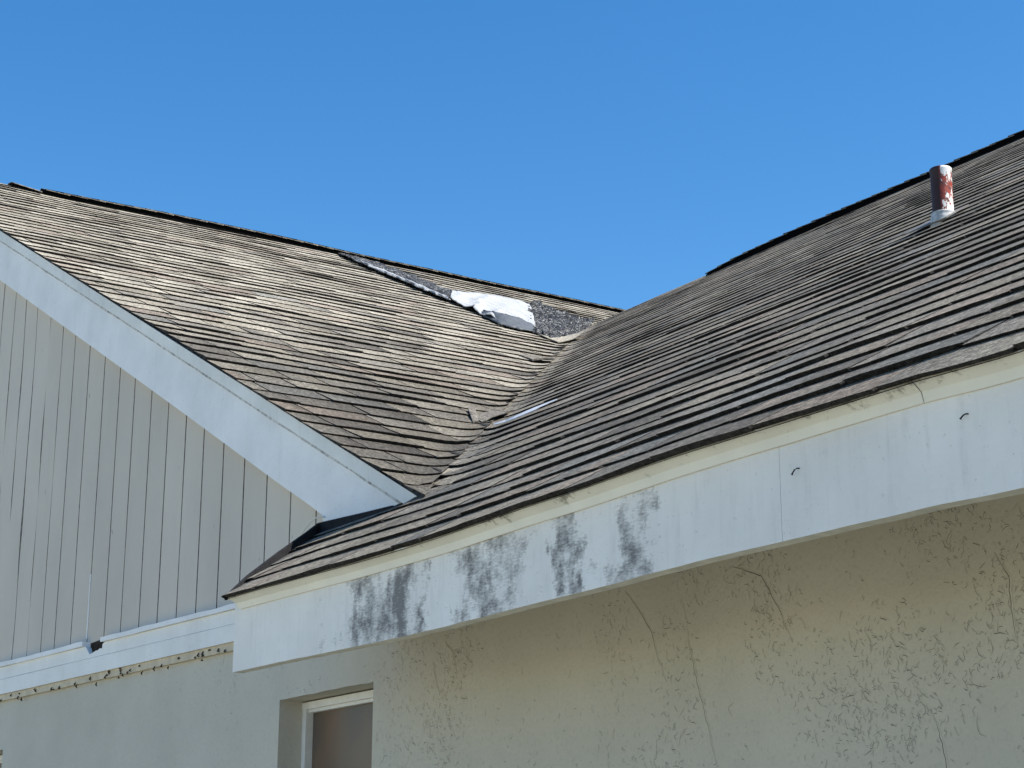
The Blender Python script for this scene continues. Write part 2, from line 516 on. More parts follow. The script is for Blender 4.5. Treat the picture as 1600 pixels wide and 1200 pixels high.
# --- windows
def window(x0, x1, top, lab):
    yb = YW + .096
    o = []
    fw = .032
    v = []; f = []
    def bar(xa, xb, za, zb, ya, yb_):
        i = len(v)
        v.extend([(xa, ya, za), (xb, ya, za), (xb, ya, zb), (xa, ya, zb), (xa, yb_, za), (xb, yb_, za), (xb, yb_, zb), (xa, yb_, zb)])
        f.extend([(i + q[0], i + q[1], i + q[2], i + q[3]) for q in ((0, 1, 2, 3), (7, 6, 5, 4), (0, 4, 5, 1), (1, 5, 6, 2), (2, 6, 7, 3), (3, 7, 4, 0))])
    bar(x0 + .001, x0 + fw, WB + fw, top - fw, yb, yb + .05)
    bar(x1 - fw, x1 - .001, WB + fw, top - fw, yb, yb + .05)
    bar(x0 + .001, x1 - .001, top - fw, top - .006, yb - .002, yb + .05)
    bar(x0 + .001, x1 - .001, WB + .001, WB + fw, yb - .002, yb + .05)
    bar(x0 + fw, x1 - fw, top - fw - .012, top - fw, yb + .012, yb + .045)
    wn = obj("window", v, f, M_FRAME, house, label=lab)
    g = [(x0 + fw, yb + .030, WB + fw), (x1 - fw, yb + .030, WB + fw), (x1 - fw, yb + .030, top - fw), (x0 + fw, yb + .030, top - fw)]
    g += [(a, b + .006, c) for a, b, c in g]
    obj("pane", g, [(0, 1, 2, 3), (7, 6, 5, 4), (0, 4, 5, 1), (1, 5, 6, 2), (2, 6, 7, 3), (3, 7, 4, 0)], M_GLASS, wn)
    return wn
window(WX0, WX1, WT, "window with white frame and dark frosted pane under the eave")
window(W2X0, W2X1, W2T, "window cut off by the left edge of the picture")

# --- gable siding: backing sheet and single planks
def rake_low(x): return -1.604 + Z0 - S1 * x            # lower edge of the rake board
gt = [(-6.69, 1.1245 + Z0), -.0245]
def trim_top(x): return 1.1245 + Z0 - .0245 * (x + 6.69)
def trim_bot(x): return .9734 + Z0 - .0177 * (x + 6.65)
bx0, bx1 = -21.2, -5.45
pk = 2 * XRIDGE
v, f = extrude_y([(bx0, 2.45), (bx1, 2.45), (bx1, rake_low(bx1) + .05), (XRIDGE, rake_low(XRIDGE) + .06), (bx0, rake_low(pk - bx0) + .05)], 3.026, 3.06)
siding = obj("gable_siding", v, f, plain("siding_backing", (.10, .095, .085), .9, .1), house, label="pale grey vertical plank siding filling the gable")
M_GROOVE = plain("siding_groove_shade", (.30, .28, .25), .95, .1, .3, 30)  # groove shade put into the colour of the plank sides
gx = [-5.64, -5.862, -6.085, -6.309, -6.529, -6.753, -6.971, -7.188, -7.397, -7.613, -7.829, -8.054, -8.264, -8.489, -8.724, -8.96, -9.168, -9.388, -9.628, -9.839]
while gx[-1] > -20.8: gx.append(gx[-1] - .226)
for i, (xr, xl) in enumerate(zip(gx, gx[1:])):
    g = .0055
    warp = 0.0
    if i >= 16: warp = .006
    n = 14
    lo = trim_top((xl + xr) / 2) - .05
    def up(x): return (rake_low(x) if x > XRIDGE else rake_low(pk - x)) + .09
    v = []; f = []
    for k in range(n + 1):
        for x, e in ((xl + g, 0), (xr - g, 1)):
            z1_ = up(x)
            z = lo + (z1_ - lo) * k / n
            dx = warp * nz(i * 3.1 + e * 7.7, z * 2.6) * (1.4 if e else 1)
            dy = -abs(warp) * .9 * nz(i * 5.1 + e, z * 2.2) if warp else .0012 * nz(i, z * 1.5, e)
            if i == 18 and e == 0: dx += .012 * math.exp(-((z - 1.66 - Z0) / .30) ** 2); dy -= .012 * math.exp(-((z - 1.6 - Z0) / .35) ** 2)
            v += [(x + dx, 3.012 + dy, z), (x + dx, 3.027, z)]
    for k in range(n):
        a = 4 * k; c = a + 4
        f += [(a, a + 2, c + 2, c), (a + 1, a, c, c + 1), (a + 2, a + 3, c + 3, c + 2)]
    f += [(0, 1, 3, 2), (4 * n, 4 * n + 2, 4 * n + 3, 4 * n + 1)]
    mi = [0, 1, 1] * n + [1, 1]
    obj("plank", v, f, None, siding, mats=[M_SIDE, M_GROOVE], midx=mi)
# caulk bead on one groove
v, f = tube([(-8.489, 3.010, trim_top(-8.489) + .02), (-8.487, 3.0095, 1.28 + Z0), (-8.490, 3.010, 1.5 + Z0)], .0045, 6)
obj("caulk_bead", v, f, M_TRIM, siding)

# --- belt trim between siding and stucco
HX = [(-8.43, 1.1675), (-8.21, 1.163)]
def belt(xa, xb, fz0, fz1, y0, y1, name, material, step=.25, wob=.0015, parent=None, **kw):
    n = max(2, int((xb - xa) / step))
    v = []; f = []
    for k in range(n + 1):
        x = xa + (xb - xa) * k / n
        d = wob * nz(x * 2.3, y0 * 9)
        v += [(x, y0, fz0(x) + d), (x, y0, fz1(x) + d), (x, y1, fz1(x) + d), (x, y1, fz0(x) + d)]
    for k in range(n):
        for j in range(4):
            a, b = 4 * k + j, 4 * k + (j + 1) % 4
            f.append((a, a + 4, b + 4, b))
    f += [(0, 1, 2, 3), (4 * n + 3, 4 * n + 2, 4 * n + 1, 4 * n)]
    return obj(name, v, f, material, parent or house, **kw)
bl, br = -20.9, -5.47
def mixz(k): return lambda x: trim_bot(x) + (trim_top(x) - trim_bot(x)) * k
# upper board with a rotten notch
ub0, ub1 = mixz(.488), mixz(.86)
top_pts = []
x = br
poly = []
nl = [(-8.20, -.012), (-8.205, -.045), (-8.235, -.040), (-8.262, -.052), (-8.285, -.050), (-8.31, -.058), (-8.345, -.064), (-8.365, -.066), (-8.38, -.052), (-8.40, -.03), (-8.415, -.012), (-8.43, 0.0)]
low = [(bl + (br - bl) * k / 60, ub0(bl + (br - bl) * k / 60)) for k in range(61)]
right = [(br, ub1(br))]
k = br
tp = []
while k > -8.19: tp.append((k, ub1(k))); k -= .3
tp += [(a, ub1(a) + b * .62) for a, b in nl]
k = -8.6
while k > bl: tp.append((k, ub1(k))); k -= .3
tp.append((bl, ub1(bl)))
v, f = extrude_y(low + tp, 2.985, 3.009)
obj("trim_board", v, f, M_TRIM, house, label="upper white trim board with a rotted hole")
belt(bl, br, mixz(.02), mixz(.474), 2.982, 3.009, "trim_board", M_TRIM, label="lower white trim board below the seam")
def cap0(x): return ub1(x) + .001
def cap1(x): return trim_top(x) + .004 * nz(x * 5, 2.2)
belt(-8.20, br, cap0, cap1, 2.972, 3.011, "drip_cap", M_RAKE, step=.05, wob=.003)
belt(bl, -8.44, cap0, cap1, 2.972, 3.011, "drip_cap", M_RAKE, step=.05, wob=.003)
def mo0(x): return trim_bot(x) - .030
def mo1(x): return trim_bot(x) + .002
mould = belt(bl, br, mo0, mo1, 2.992, 3.009, "moulding", M_CREAM, step=.08, wob=.002, label="cream moulding strip dotted with brown debris")
# rotten wood inside the notch: splinters
v, f = extrude_y([(-8.425, ub1(-8.4) - .078), (-8.205, ub1(-8.2) - .078), (-8.205, trim_top(-8.2) + .004), (-8.425, trim_top(-8.42) - .006)], 3.0092, 3.0112)
obj("hole_back", v, f, plain("hole_dark_wood", (.03, .024, .02), .95, .1, .5, 60), house)
v = []; f = []
for k in range(14):
    xx = -8.42 + k * .016 + rnd.uniform(-.004, .004); zb = ub1(xx) - .085; h = rnd.uniform(.03, .085); ww = rnd.uniform(.004, .009); yy = 2.998 + rnd.uniform(-.004, .006)
    i = len(v)
    v += [(xx - ww, yy, zb), (xx + ww, yy, zb), (xx + rnd.uniform(-.003, .003), yy + .002, zb + h), (xx - ww, yy + .006, zb), (xx + ww, yy + .006, zb)]
    f += [(i, i + 1, i + 2), (i + 4, i + 3, i + 2), (i, i + 2, i + 3), (i + 1, i + 4, i + 2)]
obj("rotten_splinters", v, f, M_ROT, house, kind="stuff", label="dark rotten wood inside the hole of the trim board")
v = []; f = []
for k in range(52):
    xx = -9.9 + (3.4 * rnd.random() ** 1.1); zz = mo0(xx) + rnd.uniform(-.012, .032); L = rnd.uniform(.005, .013); a = rnd.uniform(-2.2, -.6)
    tv, tf = tube([(xx, 2.990, zz), (xx + L * math.cos(a), 2.985, zz + L * math.sin(a)), (xx + 1.7 * L * math.cos(a + .3), 2.989, zz + 1.7 * L * math.sin(a + .3))], [.002, .0042, .002], 5)
    f += [tuple(i + len(v) for i in q) for q in tf]; v += tv
obj("debris", v, f, M_DEB, mould, kind="stuff")

# --- rake boards
def rz(x, off): return R1 - S1 * x - off
def notch(off): return off
xa = XRIDGE - .0
v, f = extrude_y([(xa, rz(xa, .307)), (-9.6, rz(-9.6, .308)), (-7.4, rz(-7.4, .305)), (-6.35, rz(-6.35, .309)), (-6.05, rz(-6.05, .306)), (-5.952, rz(-5.952, .309)), (-5.946, rz(-5.946, .322)), (-5.922, rz(-5.922, .333)), (-5.92, 1.270 + Z0), (-5.08, 1.225 + Z0), (-5.10, rz(-5.10, .01)),
                  (-7.4, rz(-7.4, .01)), (-9.6, rz(-9.6, .01)), (xa, rz(xa, .01))], YR, 3.010)
obj("rake_board", v, f, M_RAKE, house, label="wide white rake board on the right slope of the gable")
xb = pk + 5.2
v, f = extrude_y([(xb, rz(-5.2, .307)), (xa - .001, rz(xa, .307)), (xa - .001, rz(xa, .01)), (xb, rz(-5.2, .01))], YR, 3.010)
obj("rake_board", v, f, M_RAKE, house, label="rake board on the far slope of the gable")
def rake_strip(x0, x1):
    n = max(2, int((x1 - x0) / .12)); v = []; f = []
    for k in range(n + 1):
        x = x0 + (x1 - x0) * k / n
        d = .0022 * nz(x * 1.7, 4.4)
        a, b_ = rz(x, .064 + d), rz(x, .006)
        v += [(x, YR - .016, a), (x, YR - .021 + d, b_), (x, YR - .001, b_), (x, YR - .001, a)]
    for k in range(n):
        for j in range(4):
            p, q = 4 * k + j, 4 * k + (j + 1) % 4
            f.append((p, p + 4, q + 4, q))
    f += [(0, 1, 2, 3), (4 * n + 3, 4 * n + 2, 4 * n + 1, 4 * n)]
    return obj("rake_trim", v, f, M_STRIP, house)
M_STRIP = make_paint("rake_trim_paint", (.74, .76, .765), .3)
M_LINE = plain("trim_shade_line", (.46, .48, .50), .95, .1, .5, 40)  # step shadow below the rake trim, painted as a grey strip
v = []; f = []
for k in range(81):
    x = XRIDGE + (-5.12 - XRIDGE) * k / 80
    d = .0022 * nz(x * 1.7, 4.4); wv = .016 + .006 * nz(x * 6, 2.0)
    v += [(x, YR - .0015, rz(x, .064 + d + wv)), (x, YR - .0015, rz(x, .0645 + d)), (x, YR + .002, rz(x, .0645 + d)), (x, YR + .002, rz(x, .064 + d + wv))]
for k in range(80):
    for j in range(4):
        p, q = 4 * k + j, 4 * k + (j + 1) % 4
        f.append((p, p + 4, q + 4, q))
obj("trim_shade", v, f, M_LINE, house, label="painted shade line under the rake trim")
rake_strip(-8.62, -5.11)
rake_strip(XRIDGE, -8.623)

# --- eave: fascia, drip edge, soffit, black flashing
FX0, FX1 = -5.505, 3.3
fst = []
n = 120
for k in range(n + 1):
    x = FX0 + (-2.815 - FX0) * k / n if k <= 60 * 0 + n else 0
    fst.append((x, .0012 * nz(x * 3, 1.1), ez(x) * .8 + .0012 * nz(x * 4, 7.0)))
prof = [(YF, Z_FB), (YF, Z_DB + .03), (YF + .038, Z_DB + .03), (YF + .038, Z_FB)]
def fascia(x0, x1, lab):
    n = int((x1 - x0) / .03)
    st = [(x0 + (x1 - x0) * k / n, .0012 * nz((x0 + (x1 - x0) * k / n) * 3, 1.1), ez(x0 + (x1 - x0) * k / n) * .8 + .0014 * nz((x0 + (x1 - x0) * k / n) * 9, 7.0)) for k in range(n + 1)]
    v, f = sweep(prof, st)
    mi = []
    for i in range(len(st) - 1): mi += [0, 0, 0, 1]
    mi += [0, 0]
    return obj("fascia_board", v, f, None, house, mats=[M_FASCIA, M_EDGE], midx=mi, label=lab)
fa = fascia(FX0, -2.813, "white fascia board streaked with black mildew")
fb = fascia(-2.8118, FX1, "clean white fascia board with bent nails")
for pts in ([(-2.752, YF + .005, .842), (-2.753, YF - .006, .8415), (-2.756, YF - .010, .838), (-2.761, YF - .011, .832), (-2.763, YF - .011, .829)],
            [(-2.288, YF + .005, .854), (-2.289, YF - .005, .8535), (-2.292, YF - .009, .851), (-2.297, YF - .010, .847), (-2.299, YF - .010, .845)]):
    v, f = tube([(a, b, c + Z0) for a, b, c in pts], [.0016, .0016, .0016, .0016, .0024], 6)
    obj("nail", v, f, M_NAIL, fb)
def drip(x0, x1, flare, lab):
    n = int((x1 - x0) / .04)
    prof = [(YF - .006, Z_DB - .002), (YF - .012, Z_DB + .018), (YF - .027, Z_DT - .032), (YF - .034, Z_DT - .028), (YF - .034, Z_DT - .025), (YF + .05, Z_DT + .016), (YF + .05, Z_DT + .013), (YF - .028, Z_DT - .029), (YF - .020, Z_DT - .036), (YF - .002, Z_DB + .014), (YF - .002, Z_DB - .002)]
    v = []; f = []; m_ = len(prof)
    for k in range(n + 1):
        x = x0 + (x1 - x0) * k / n
        for j, (y, z) in enumerate(prof):
            xx = x
            if flare and k < 3: xx = x - .05 * (1 - k / 3) * max(0, min(1, (z - Z_DB) / .05))
            v.append((xx, y + .0012 * nz(x * 4, j * .3, 2), z + ez(x) + .0015 * nz(x * 5, 3.3)))
    for k in range(n):
        for j in range(m_):
            a, b = k * m_ + j, k * m_ + (j + 1) % m_
            f.append((a, b, b + m_, a + m_))
    f += [tuple(range(m_ - 1, -1, -1)), tuple(range(n * m_, n * m_ + m_))]
    obj("drip_edge", v, f, M_DRIP, house, label=lab)
drip(-5.455, -2.392, True, "cream metal drip edge with mould patches")
drip(-2.389, FX1, False, "cream metal drip edge right of the joint")
v, f = sweep([(YF + .039, .860 + Z0), (YF + .039, .875 + Z0), (YW - .001, 1.065 + Z0), (YW - .001, 1.05 + Z0)], [(FX0, 0, 0), (FX1, 0, 0)])
obj("soffit", v, f, M_SOFFIT, house)
def end_z(y): return Z_DT - .03 + S2 * (y - YF)
v = [(x, y, z) for x in (FX0, FX0 + .012) for y, z in ((YF + .039, Z_FB + .03), (2.978, .885 + Z0), (2.978, end_z(2.978) - .02), (YF + .039, end_z(YF + .039) - .02))]
obj("eave_end_board", v, [(0, 1, 2, 3), (7, 6, 5, 4), (0, 4, 5, 1), (1, 5, 6, 2), (2, 6, 7, 3), (3, 7, 4, 0)], M_TRIM, house)

# --- roof decks
def deck(name, pts_fn, nu, nv, material, lab):
    v = []; f = []
    for i in range(nu + 1):
        for j in range(nv + 1):
            v.append(pts_fn(i / nu, j / nv))
    for i in range(nu):
        for j in range(nv):
            a = i * (nv + 1) + j
            f.append((a, a + nv + 1, a + nv + 2, a + 1))
    return obj(name, v, f, material, house, label=lab)
XMR = FX1
def left_main(y):
    """left limit of the main slope at depth y"""
    if y < 2.975:
        t = (y - YE) / (2.975 - YE)
        return -5.49 - .46 * max(0, min(1, t)) ** 1.0
    return x_valley(y) - .02
def main_pt(u, t):
    j = round(t * 60)
    y = YE + .012 + (2.962 - YE - .012) * j / 8 if j <= 8 else 2.995 + (YRIDGE - 2.995) * (j - 9) / 51
    xl = left_main(y) + .006
    x = xl + (XMR - xl) * u
    return (x, y, ztop(x, y) - .010)
main_roof = deck("main_roof", main_pt, 90, 60, M_FELT, "dark grey shingled main roof slope above the eave")
def gable_pt(u, t):
    x = XG0 + (XRIDGE - XG0) * t
    y0 = YR - .018
    y1 = max(y0 + .01, y_valley(x)) + .03
    if t > .9: y1 = max(y1, 12.0)
    y = y0 + (y1 - y0) * u
    zz = zg(x, y) if (y > YRIDGE or y < 3.0) else ztop(x, y)
    return (x, y, zz - .006)
gable_roof = deck("gable_roof", gable_pt, 50, 70, M_FELT, "sunlit tan shingled slope of the gable")
def far_pt(u, t):
    x = XRIDGE - 8.4 * t
    return (x, YR - .03 + 9.6 * u, R1 - S1 * (2 * XRIDGE - x) - .004)
M_FAR = plain("far_shingles", (.26, .225, .18), .95, .1, .25, 18, .5)
deck("far_roof_slope", far_pt, 4, 4, M_FAR, "far slope of the gable roof")
def back_pt(u, t):
    return (XRIDGE + .1 + (XMR - XRIDGE - .1) * u, YRIDGE + 6 * t, Z_DT + S2 * (YRIDGE - YF) - S2 * 6 * t - .005)
deck("rear_roof_slope", back_pt, 4, 4, M_FAR, "rear slope of the main roof")
v, f = sweep([(YW + TH_W, 0), (YW + TH_W, 2.6), (14.0, 2.6), (14.0, 0)], [(XL + .1, 0, 0), (XR - .1, 0, 0)])
obj("inner_walls", v, f, M_STUCCO, house)

# --- shingles
PAL = dict(tan=(.292, .264, .210), grey=(.246, .228, .192), pink=(.286, .245, .198), blue=(.222, .216, .192), light=(.350, .320, .260), dark=(.182, .167, .142))
def pick(wts):
    r = rnd.random() * sum(wts.values())
    for k, q in wts.items():
        r -= q
        if r <= 0: return PAL[k]
    return PAL['tan']
def lerp3(a, b, t): return tuple(p + (q - p) * t for p, q in zip(a, b))
def shingle(P, N, t0f, t1f, s0, E, course, th, curl, ca, cb, ncol=6, jag=.004, tilt=0.0):
    """one tab: t0f/t1f give the left/right limit at a given s; returns verts, faces, tints or None"""
    if t1f(s0) - t0f(s0) < .012 and t1f(s0 + E) - t0f(s0 + E) < .012: return None
    v = []; f = []; c = []
    rows = (0.0, .5, 1.0)
    sd = rnd.uniform(0, 900)
    for i in range(ncol + 1):
        u = i / ncol
        a0, a1 = t0f(s0), t1f(s0)
        if a1 - a0 < .002: a1 = a0 + .002
        tt = a0 + (a1 - a0) * u
        wob = .013 * nz(tt * 1.5, course * 2.7) + jag * nz(tt * 16, course * 5.1, 2) + tilt * (u - .5)
        cu = max(0.0, nz(tt * 2.2, course * 3.3, 6.6) + .35) * curl + .0015 * nz(tt * 20, sd)
        col = lerp3(ca, cb, max(0, min(1, .5 + 1.4 * (u - .5) + .5 * nz(tt * 9, sd))))
        sb = s0 + wob
        for r in rows:
            s_ = sb + (s0 + E + .03 - sb) * r
            b0, b1 = t0f(s_), t1f(s_)
            if b1 - b0 < .002: b1 = b0 + .002
            t_ = b0 + (b1 - b0) * u
            h = th + cu if r == 0 else ((th * .62 + cu * .25) if r == .5 else .0015)
            v.append(P(t_, s_) + N * h); c.append(col)
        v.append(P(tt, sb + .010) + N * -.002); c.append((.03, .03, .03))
    for i in range(ncol):
        a = 4 * i; b = a + 4
        f += [(a, b, b + 1, a + 1), (a + 1, b + 1, b + 2, a + 2), (a + 3, b + 3, b, a)]
    # duplicate butt rows so that the edge colour stays on the butt
    base = len(v)
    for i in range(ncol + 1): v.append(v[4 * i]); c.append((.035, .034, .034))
    f = [q for q in f if not (q[0] % 4 == 3)]
    for i in range(ncol): f.append((4 * i + 3, 4 * i + 7, base + i + 1, base + i))
    e = 4 * ncol
    for i0, flip in ((0, False), (e, True)):
        k = len(v)
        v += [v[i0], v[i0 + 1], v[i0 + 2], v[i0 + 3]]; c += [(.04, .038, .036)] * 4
        f.append((k, k + 3, k + 2, k + 1) if flip else (k, k + 1, k + 2, k + 3))
    return v, f, c
def size_on_screen(v):
    us = [project(p) for p in v]
    vis = [q for q in us if -10 < q[0] < 1610 and -10 < q[1] < 1210]
    if len(vis) < len(us) * .4: return 0.0
    xs = [q[0] for q in us]; d = sum(q[2] for q in us) / len(us)
    return 1e4 / (d * d) + (max(xs) - min(xs)) * .01
def lay(shs, parent, limit, lab):
    shs.sort(key=lambda q: -size_on_screen(q[0]))
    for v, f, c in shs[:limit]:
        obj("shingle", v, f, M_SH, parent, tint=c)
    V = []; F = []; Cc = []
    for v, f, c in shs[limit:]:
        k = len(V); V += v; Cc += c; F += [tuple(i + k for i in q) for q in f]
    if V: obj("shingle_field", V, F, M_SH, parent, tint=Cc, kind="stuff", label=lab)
# gable slope: courses run along y
EG = 0.176
def PG(y, s):
    x = XG0 - s * C1
    z = zg(x, y) if (y > YRIDGE or y < 3.0) else ztop(x, y)
    return Vector((x, y, z + .004))
shs = []
ng = int((XG0 - XRIDGE) / C1 / EG)
for k in range(ng + 1):
    s0 = k * EG
    if XG0 - s0 * C1 < XRIDGE + .04: break
    t = YR - .030 - rnd.uniform(0, .004)
    end = min(y_valley(XG0 - (s0 + EG) * C1) + .02, 10.6)
    if y_valley(XG0 - (s0 + EG) * C1) >= YRIDGE - .15: end = 10.6
    first = True
    while t < end:
        wd = rnd.uniform(.27, .36) if not first else rnd.uniform(.08, .33)
        if rnd.random() < .15: wd *= .55
        first = False
        ta, tb = t, t + wd - .010
        t += wd
        xx = XG0 - s0 * C1
        up = max(0, min(1, (-6.4 - xx) / 3.2))              # weathering: darker towards the valley foot
        up = max(0, min(1, up + .35 * nz(xx * .7, ta * .8, 9.0)))
        wt = dict(tan=.30 + .5 * up, light=.10 + .62 * up, pink=.16, grey=.34 - .16 * up, blue=.14 * (1 - up), dark=.30 * (1 - up) ** 2)
        ca, cb = pick(wt), pick(wt)
        if rnd.random() < .65: q_ = rnd.uniform(.58, .92); cb = tuple(z_ * q_ for z_ in ca)
        j = rnd.uniform(.92, 1.10) * (.42 + .62 * max(0, min(1, (-5.6 - xx) / 3.6 + .16 * nz(xx * .5, ta * .6, 4.0))))
        ca = tuple(q * j for q in ca); cb = tuple(q * j for q in cb)
        vy = lambda s: (y_valley(XG0 - s * C1) + .006 * nz(s * 6, 1.7)) if y_valley(XG0 - s * C1) < YRIDGE - .15 else 10.7
        r = shingle(PG, N1, lambda s: min(ta, vy(s)), lambda s: min(tb, vy(s)), s0 + rnd.uniform(-.004, .004), EG, k, .0075 + rnd.choice((0, .001, .004)), .0065, ca, cb, jag=.004, tilt=rnd.uniform(-.007, .007))
        if r: shs.append(r)
lay(shs, gable_roof, 300, "smaller far shingles of the gable slope")
# main slope: courses run along x
EM = 0.151
def PM(x, s):
    y = YE + s * C2
    if y < 3.15 and x < x_valley(max(y, 2.97)) - .01: y = min(y, 2.962)
    return Vector((x, y, ztop(x, y) - .003))
shs = []
nm = int((YRIDGE - YE) / C2 / EM)
for k in range(nm + 1):
    s0 = k * EM
    y0 = YE + s0 * C2
    if y0 > YRIDGE - .04: break
    def lim(s):
        y = YE + s * C2
        return left_main(min(y, 2.97)) if y < 3.03 else x_valley(y) - .10
    t = min(lim(s0), lim(s0 + EM)) - rnd.uniform(0, .3)
    thk = 1.0 - .5 * k / nm
    xend = min(XMR, -.7 - .30 * (y0 - YE))
    while t < xend:
        wd = rnd.uniform(.27, .37)
        if rnd.random() < .15: wd *= .55
        ta, tb = t, t + wd - .006
        t += wd
        q = nz(ta * .55, y0 * .7, 2.2)
        lt = max(0, min(1, (-4.2 - ta) / 3.5)) + .5 * q
        if y0 < 3.2 and ta > -2.6: lt += .8
        if y0 < 2.9 and ta < -4.6: lt += .6
        lt = max(0, min(1, lt))
        wt = dict(tan=.16 + .30 * lt, light=.05 + .22 * lt, pink=.18, grey=.40, blue=.16 - .08 * lt, dark=.50 * (1 - lt))
        ca, cb = pick(wt), pick(wt)
        if rnd.random() < .5: cb = ca
        j = rnd.uniform(.58, .78)
        ca = tuple(q_ * j for q_ in ca); cb = tuple(q_ * j for q_ in cb)
        r = shingle(PM, N2, lambda s: max(ta, lim(s)), lambda s: max(tb, lim(s)), s0 + rnd.uniform(-.007, .007) * (k > 0), EM, k + 100, (.0078 + rnd.choice((0, .001, .0030))) * thk, .0062 * thk, ca, cb, tilt=rnd.uniform(-.010, .010) * thk)
        if r: shs.append(r)
lay(shs, main_roof, 300, "smaller far shingles of the main slope")

# --- ridge vents with single ridge caps
def ridge_vent(name, pt, side, up, length, w_, h, cap_e, cap_w, cap_s, lab, skip=0.0, sagf=None):
    """pt(t): ridge point; side: horizontal unit across the ridge; closed bar with caps on top"""
    v = []; f = []
    n = int(length / .15)
    for k in range(n + 1):
        p = pt(length * k / n)
        j = .003 * nz(k * .7, 5.0)
        for a, b_ in ((-w_, -w_ * cap_s[1] - .01), (-w_, h - w_ * .22 + j), (0, h + j), (w_, h - w_ * .22 + j), (w_, -w_ * cap_s[1] - .01)):
            v.append(p + side * a + Vector((0, 0, b_)))
    for k in range(n):
        for j in range(4): f.append((5 * k + j, 5 * k + j + 5, 5 * k + j + 6, 5 * k + j + 1))
    f += [(0, 1, 2, 3, 4), (5 * n + 4, 5 * n + 3, 5 * n + 2, 5 * n + 1, 5 * n)]
    vent = obj("ridge_vent", v, f, M_VENT, house, label=lab)
    t = 0.0
    while t < length - .05:
        v = []; c = []
        col = pick(dict(tan=.5, light=.8, grey=.2, pink=.1))
        lift = rnd.uniform(.002, .006)
        L = cap_e + .05
        for e, hh in ((0.0, .005 + lift), (L, .001)):
            p = pt(min(t + e, length))
            for a in (-1, -.5, 0, .5, 1):
                v.append(p + side * (a * cap_w) + Vector((0, 0, h + hh + (.003 if cap_s[0] < .3 else .012) - abs(a) * cap_w * cap_s[0] + rnd.uniform(-.001, .001)))); c.append(col)
        base = len(v)
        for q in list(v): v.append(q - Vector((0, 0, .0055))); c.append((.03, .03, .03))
        f = [(j, j + 1, j + 6, j + 5) for j in range(4)] + [(base + j, base + j + 5, base + j + 6, base + j + 1) for j in range(4)]
        f += [(j, base + j, base + j + 1, j + 1) for j in range(4)] + [(5 + j, 6 + j, base + 6 + j, base + 5 + j) for j in range(4)]
        f += [(0, 5, base + 5, base), (4, base + 4, base + 9, 9)]
        obj("ridge_cap", v, f, M_SH, vent, tint=c)
        t += cap_e + rnd.uniform(-.006, .006)
    return vent
def gridge(t): return Vector((XRIDGE, 4.05 + t, zg(XRIDGE, 4.05 + t) + .006 + .018 * math.exp(-((t - 1.4) / 1.1) ** 2)))
ridge_vent("ridge_vent", gridge, Vector((1, 0, 0)), None, 6.4, .115, .016, .142, .130, (.42, S1), "black ridge vent under shingle caps along the gable ridge")
def mridge(t): return Vector((-9.72 + t, YRIDGE, zm(-9.72 + t, YRIDGE) + .006 + .006 * math.sin(t * 1.9) - .03 * math.exp(-t / .25)))
ridge_vent("ridge_vent", mridge, Vector((0, -1, 0)), None, 7.7, .085, .002, .142, .092, (.24, S2), "black ridge vent along the main roof ridge")
# loose cap piece at the gable end of the ridge
v = []; c = []
for e, hh in ((0, .045), (.22, .02)):
    for a in (-.10, -.02, .06, .13):
        v.append(Vector((XRIDGE + a, 3.80 + e, zg(XRIDGE, 3.8) + hh - max(0, a) * .42 - max(0, -a) * .5))); c.append(PAL['light'])
v += [q - Vector((0, 0, .007)) for q in v]; c += [(.05, .05, .05)] * 8
f = [(0, 1, 5, 4), (1, 2, 6, 5), (2, 3, 7, 6), (8, 12, 13, 9), (9, 13, 14, 10), (10, 14, 15, 11), (0, 8, 9, 1), (1, 9, 10, 2), (2, 10, 11, 3), (3, 11, 15, 7), (0, 4, 12, 8), (4, 5, 13, 12), (5, 6, 14, 13), (6, 7, 15, 14)]
obj("loose_ridge_cap", v, f, M_SH, gable_roof, tint=c)

# --- black flashing at the foot of the gable
v = []; f = []
pts = [(-5.50, YE + .01, .000, .004), (-5.62, 2.53, .008, .022), (-5.75, 2.70, .010, .034), (-5.88, 2.87, .012, .040), (-5.955, 2.955, .012, .044), (-5.80, 2.957, .012, .034), (-5.60, 2.957, .012, .022), (-5.40, 2.957, .010, .012)]
for x, y, a, b_ in pts:
    z = zm(x, y)
    v += [(x, y, z - .01), (x, y, z + b_), (x + .004, y + .007, z + b_), (x + .004, y + .007, z - .01)]
for k in range(len(pts) - 1):
    for j in range(4):
        a, b_ = 4 * k + j, 4 * k + (j + 1) % 4
        f.append((a, a + 4, b_ + 4, b_))
f += [(0, 1, 2, 3), (4 * len(pts) - 1, 4 * len(pts) - 2, 4 * len(pts) - 3, 4 * len(pts) - 4)]
obj("flashing", v, f, M_FELT, house, label="black flashing where the rake board meets the lower roof")

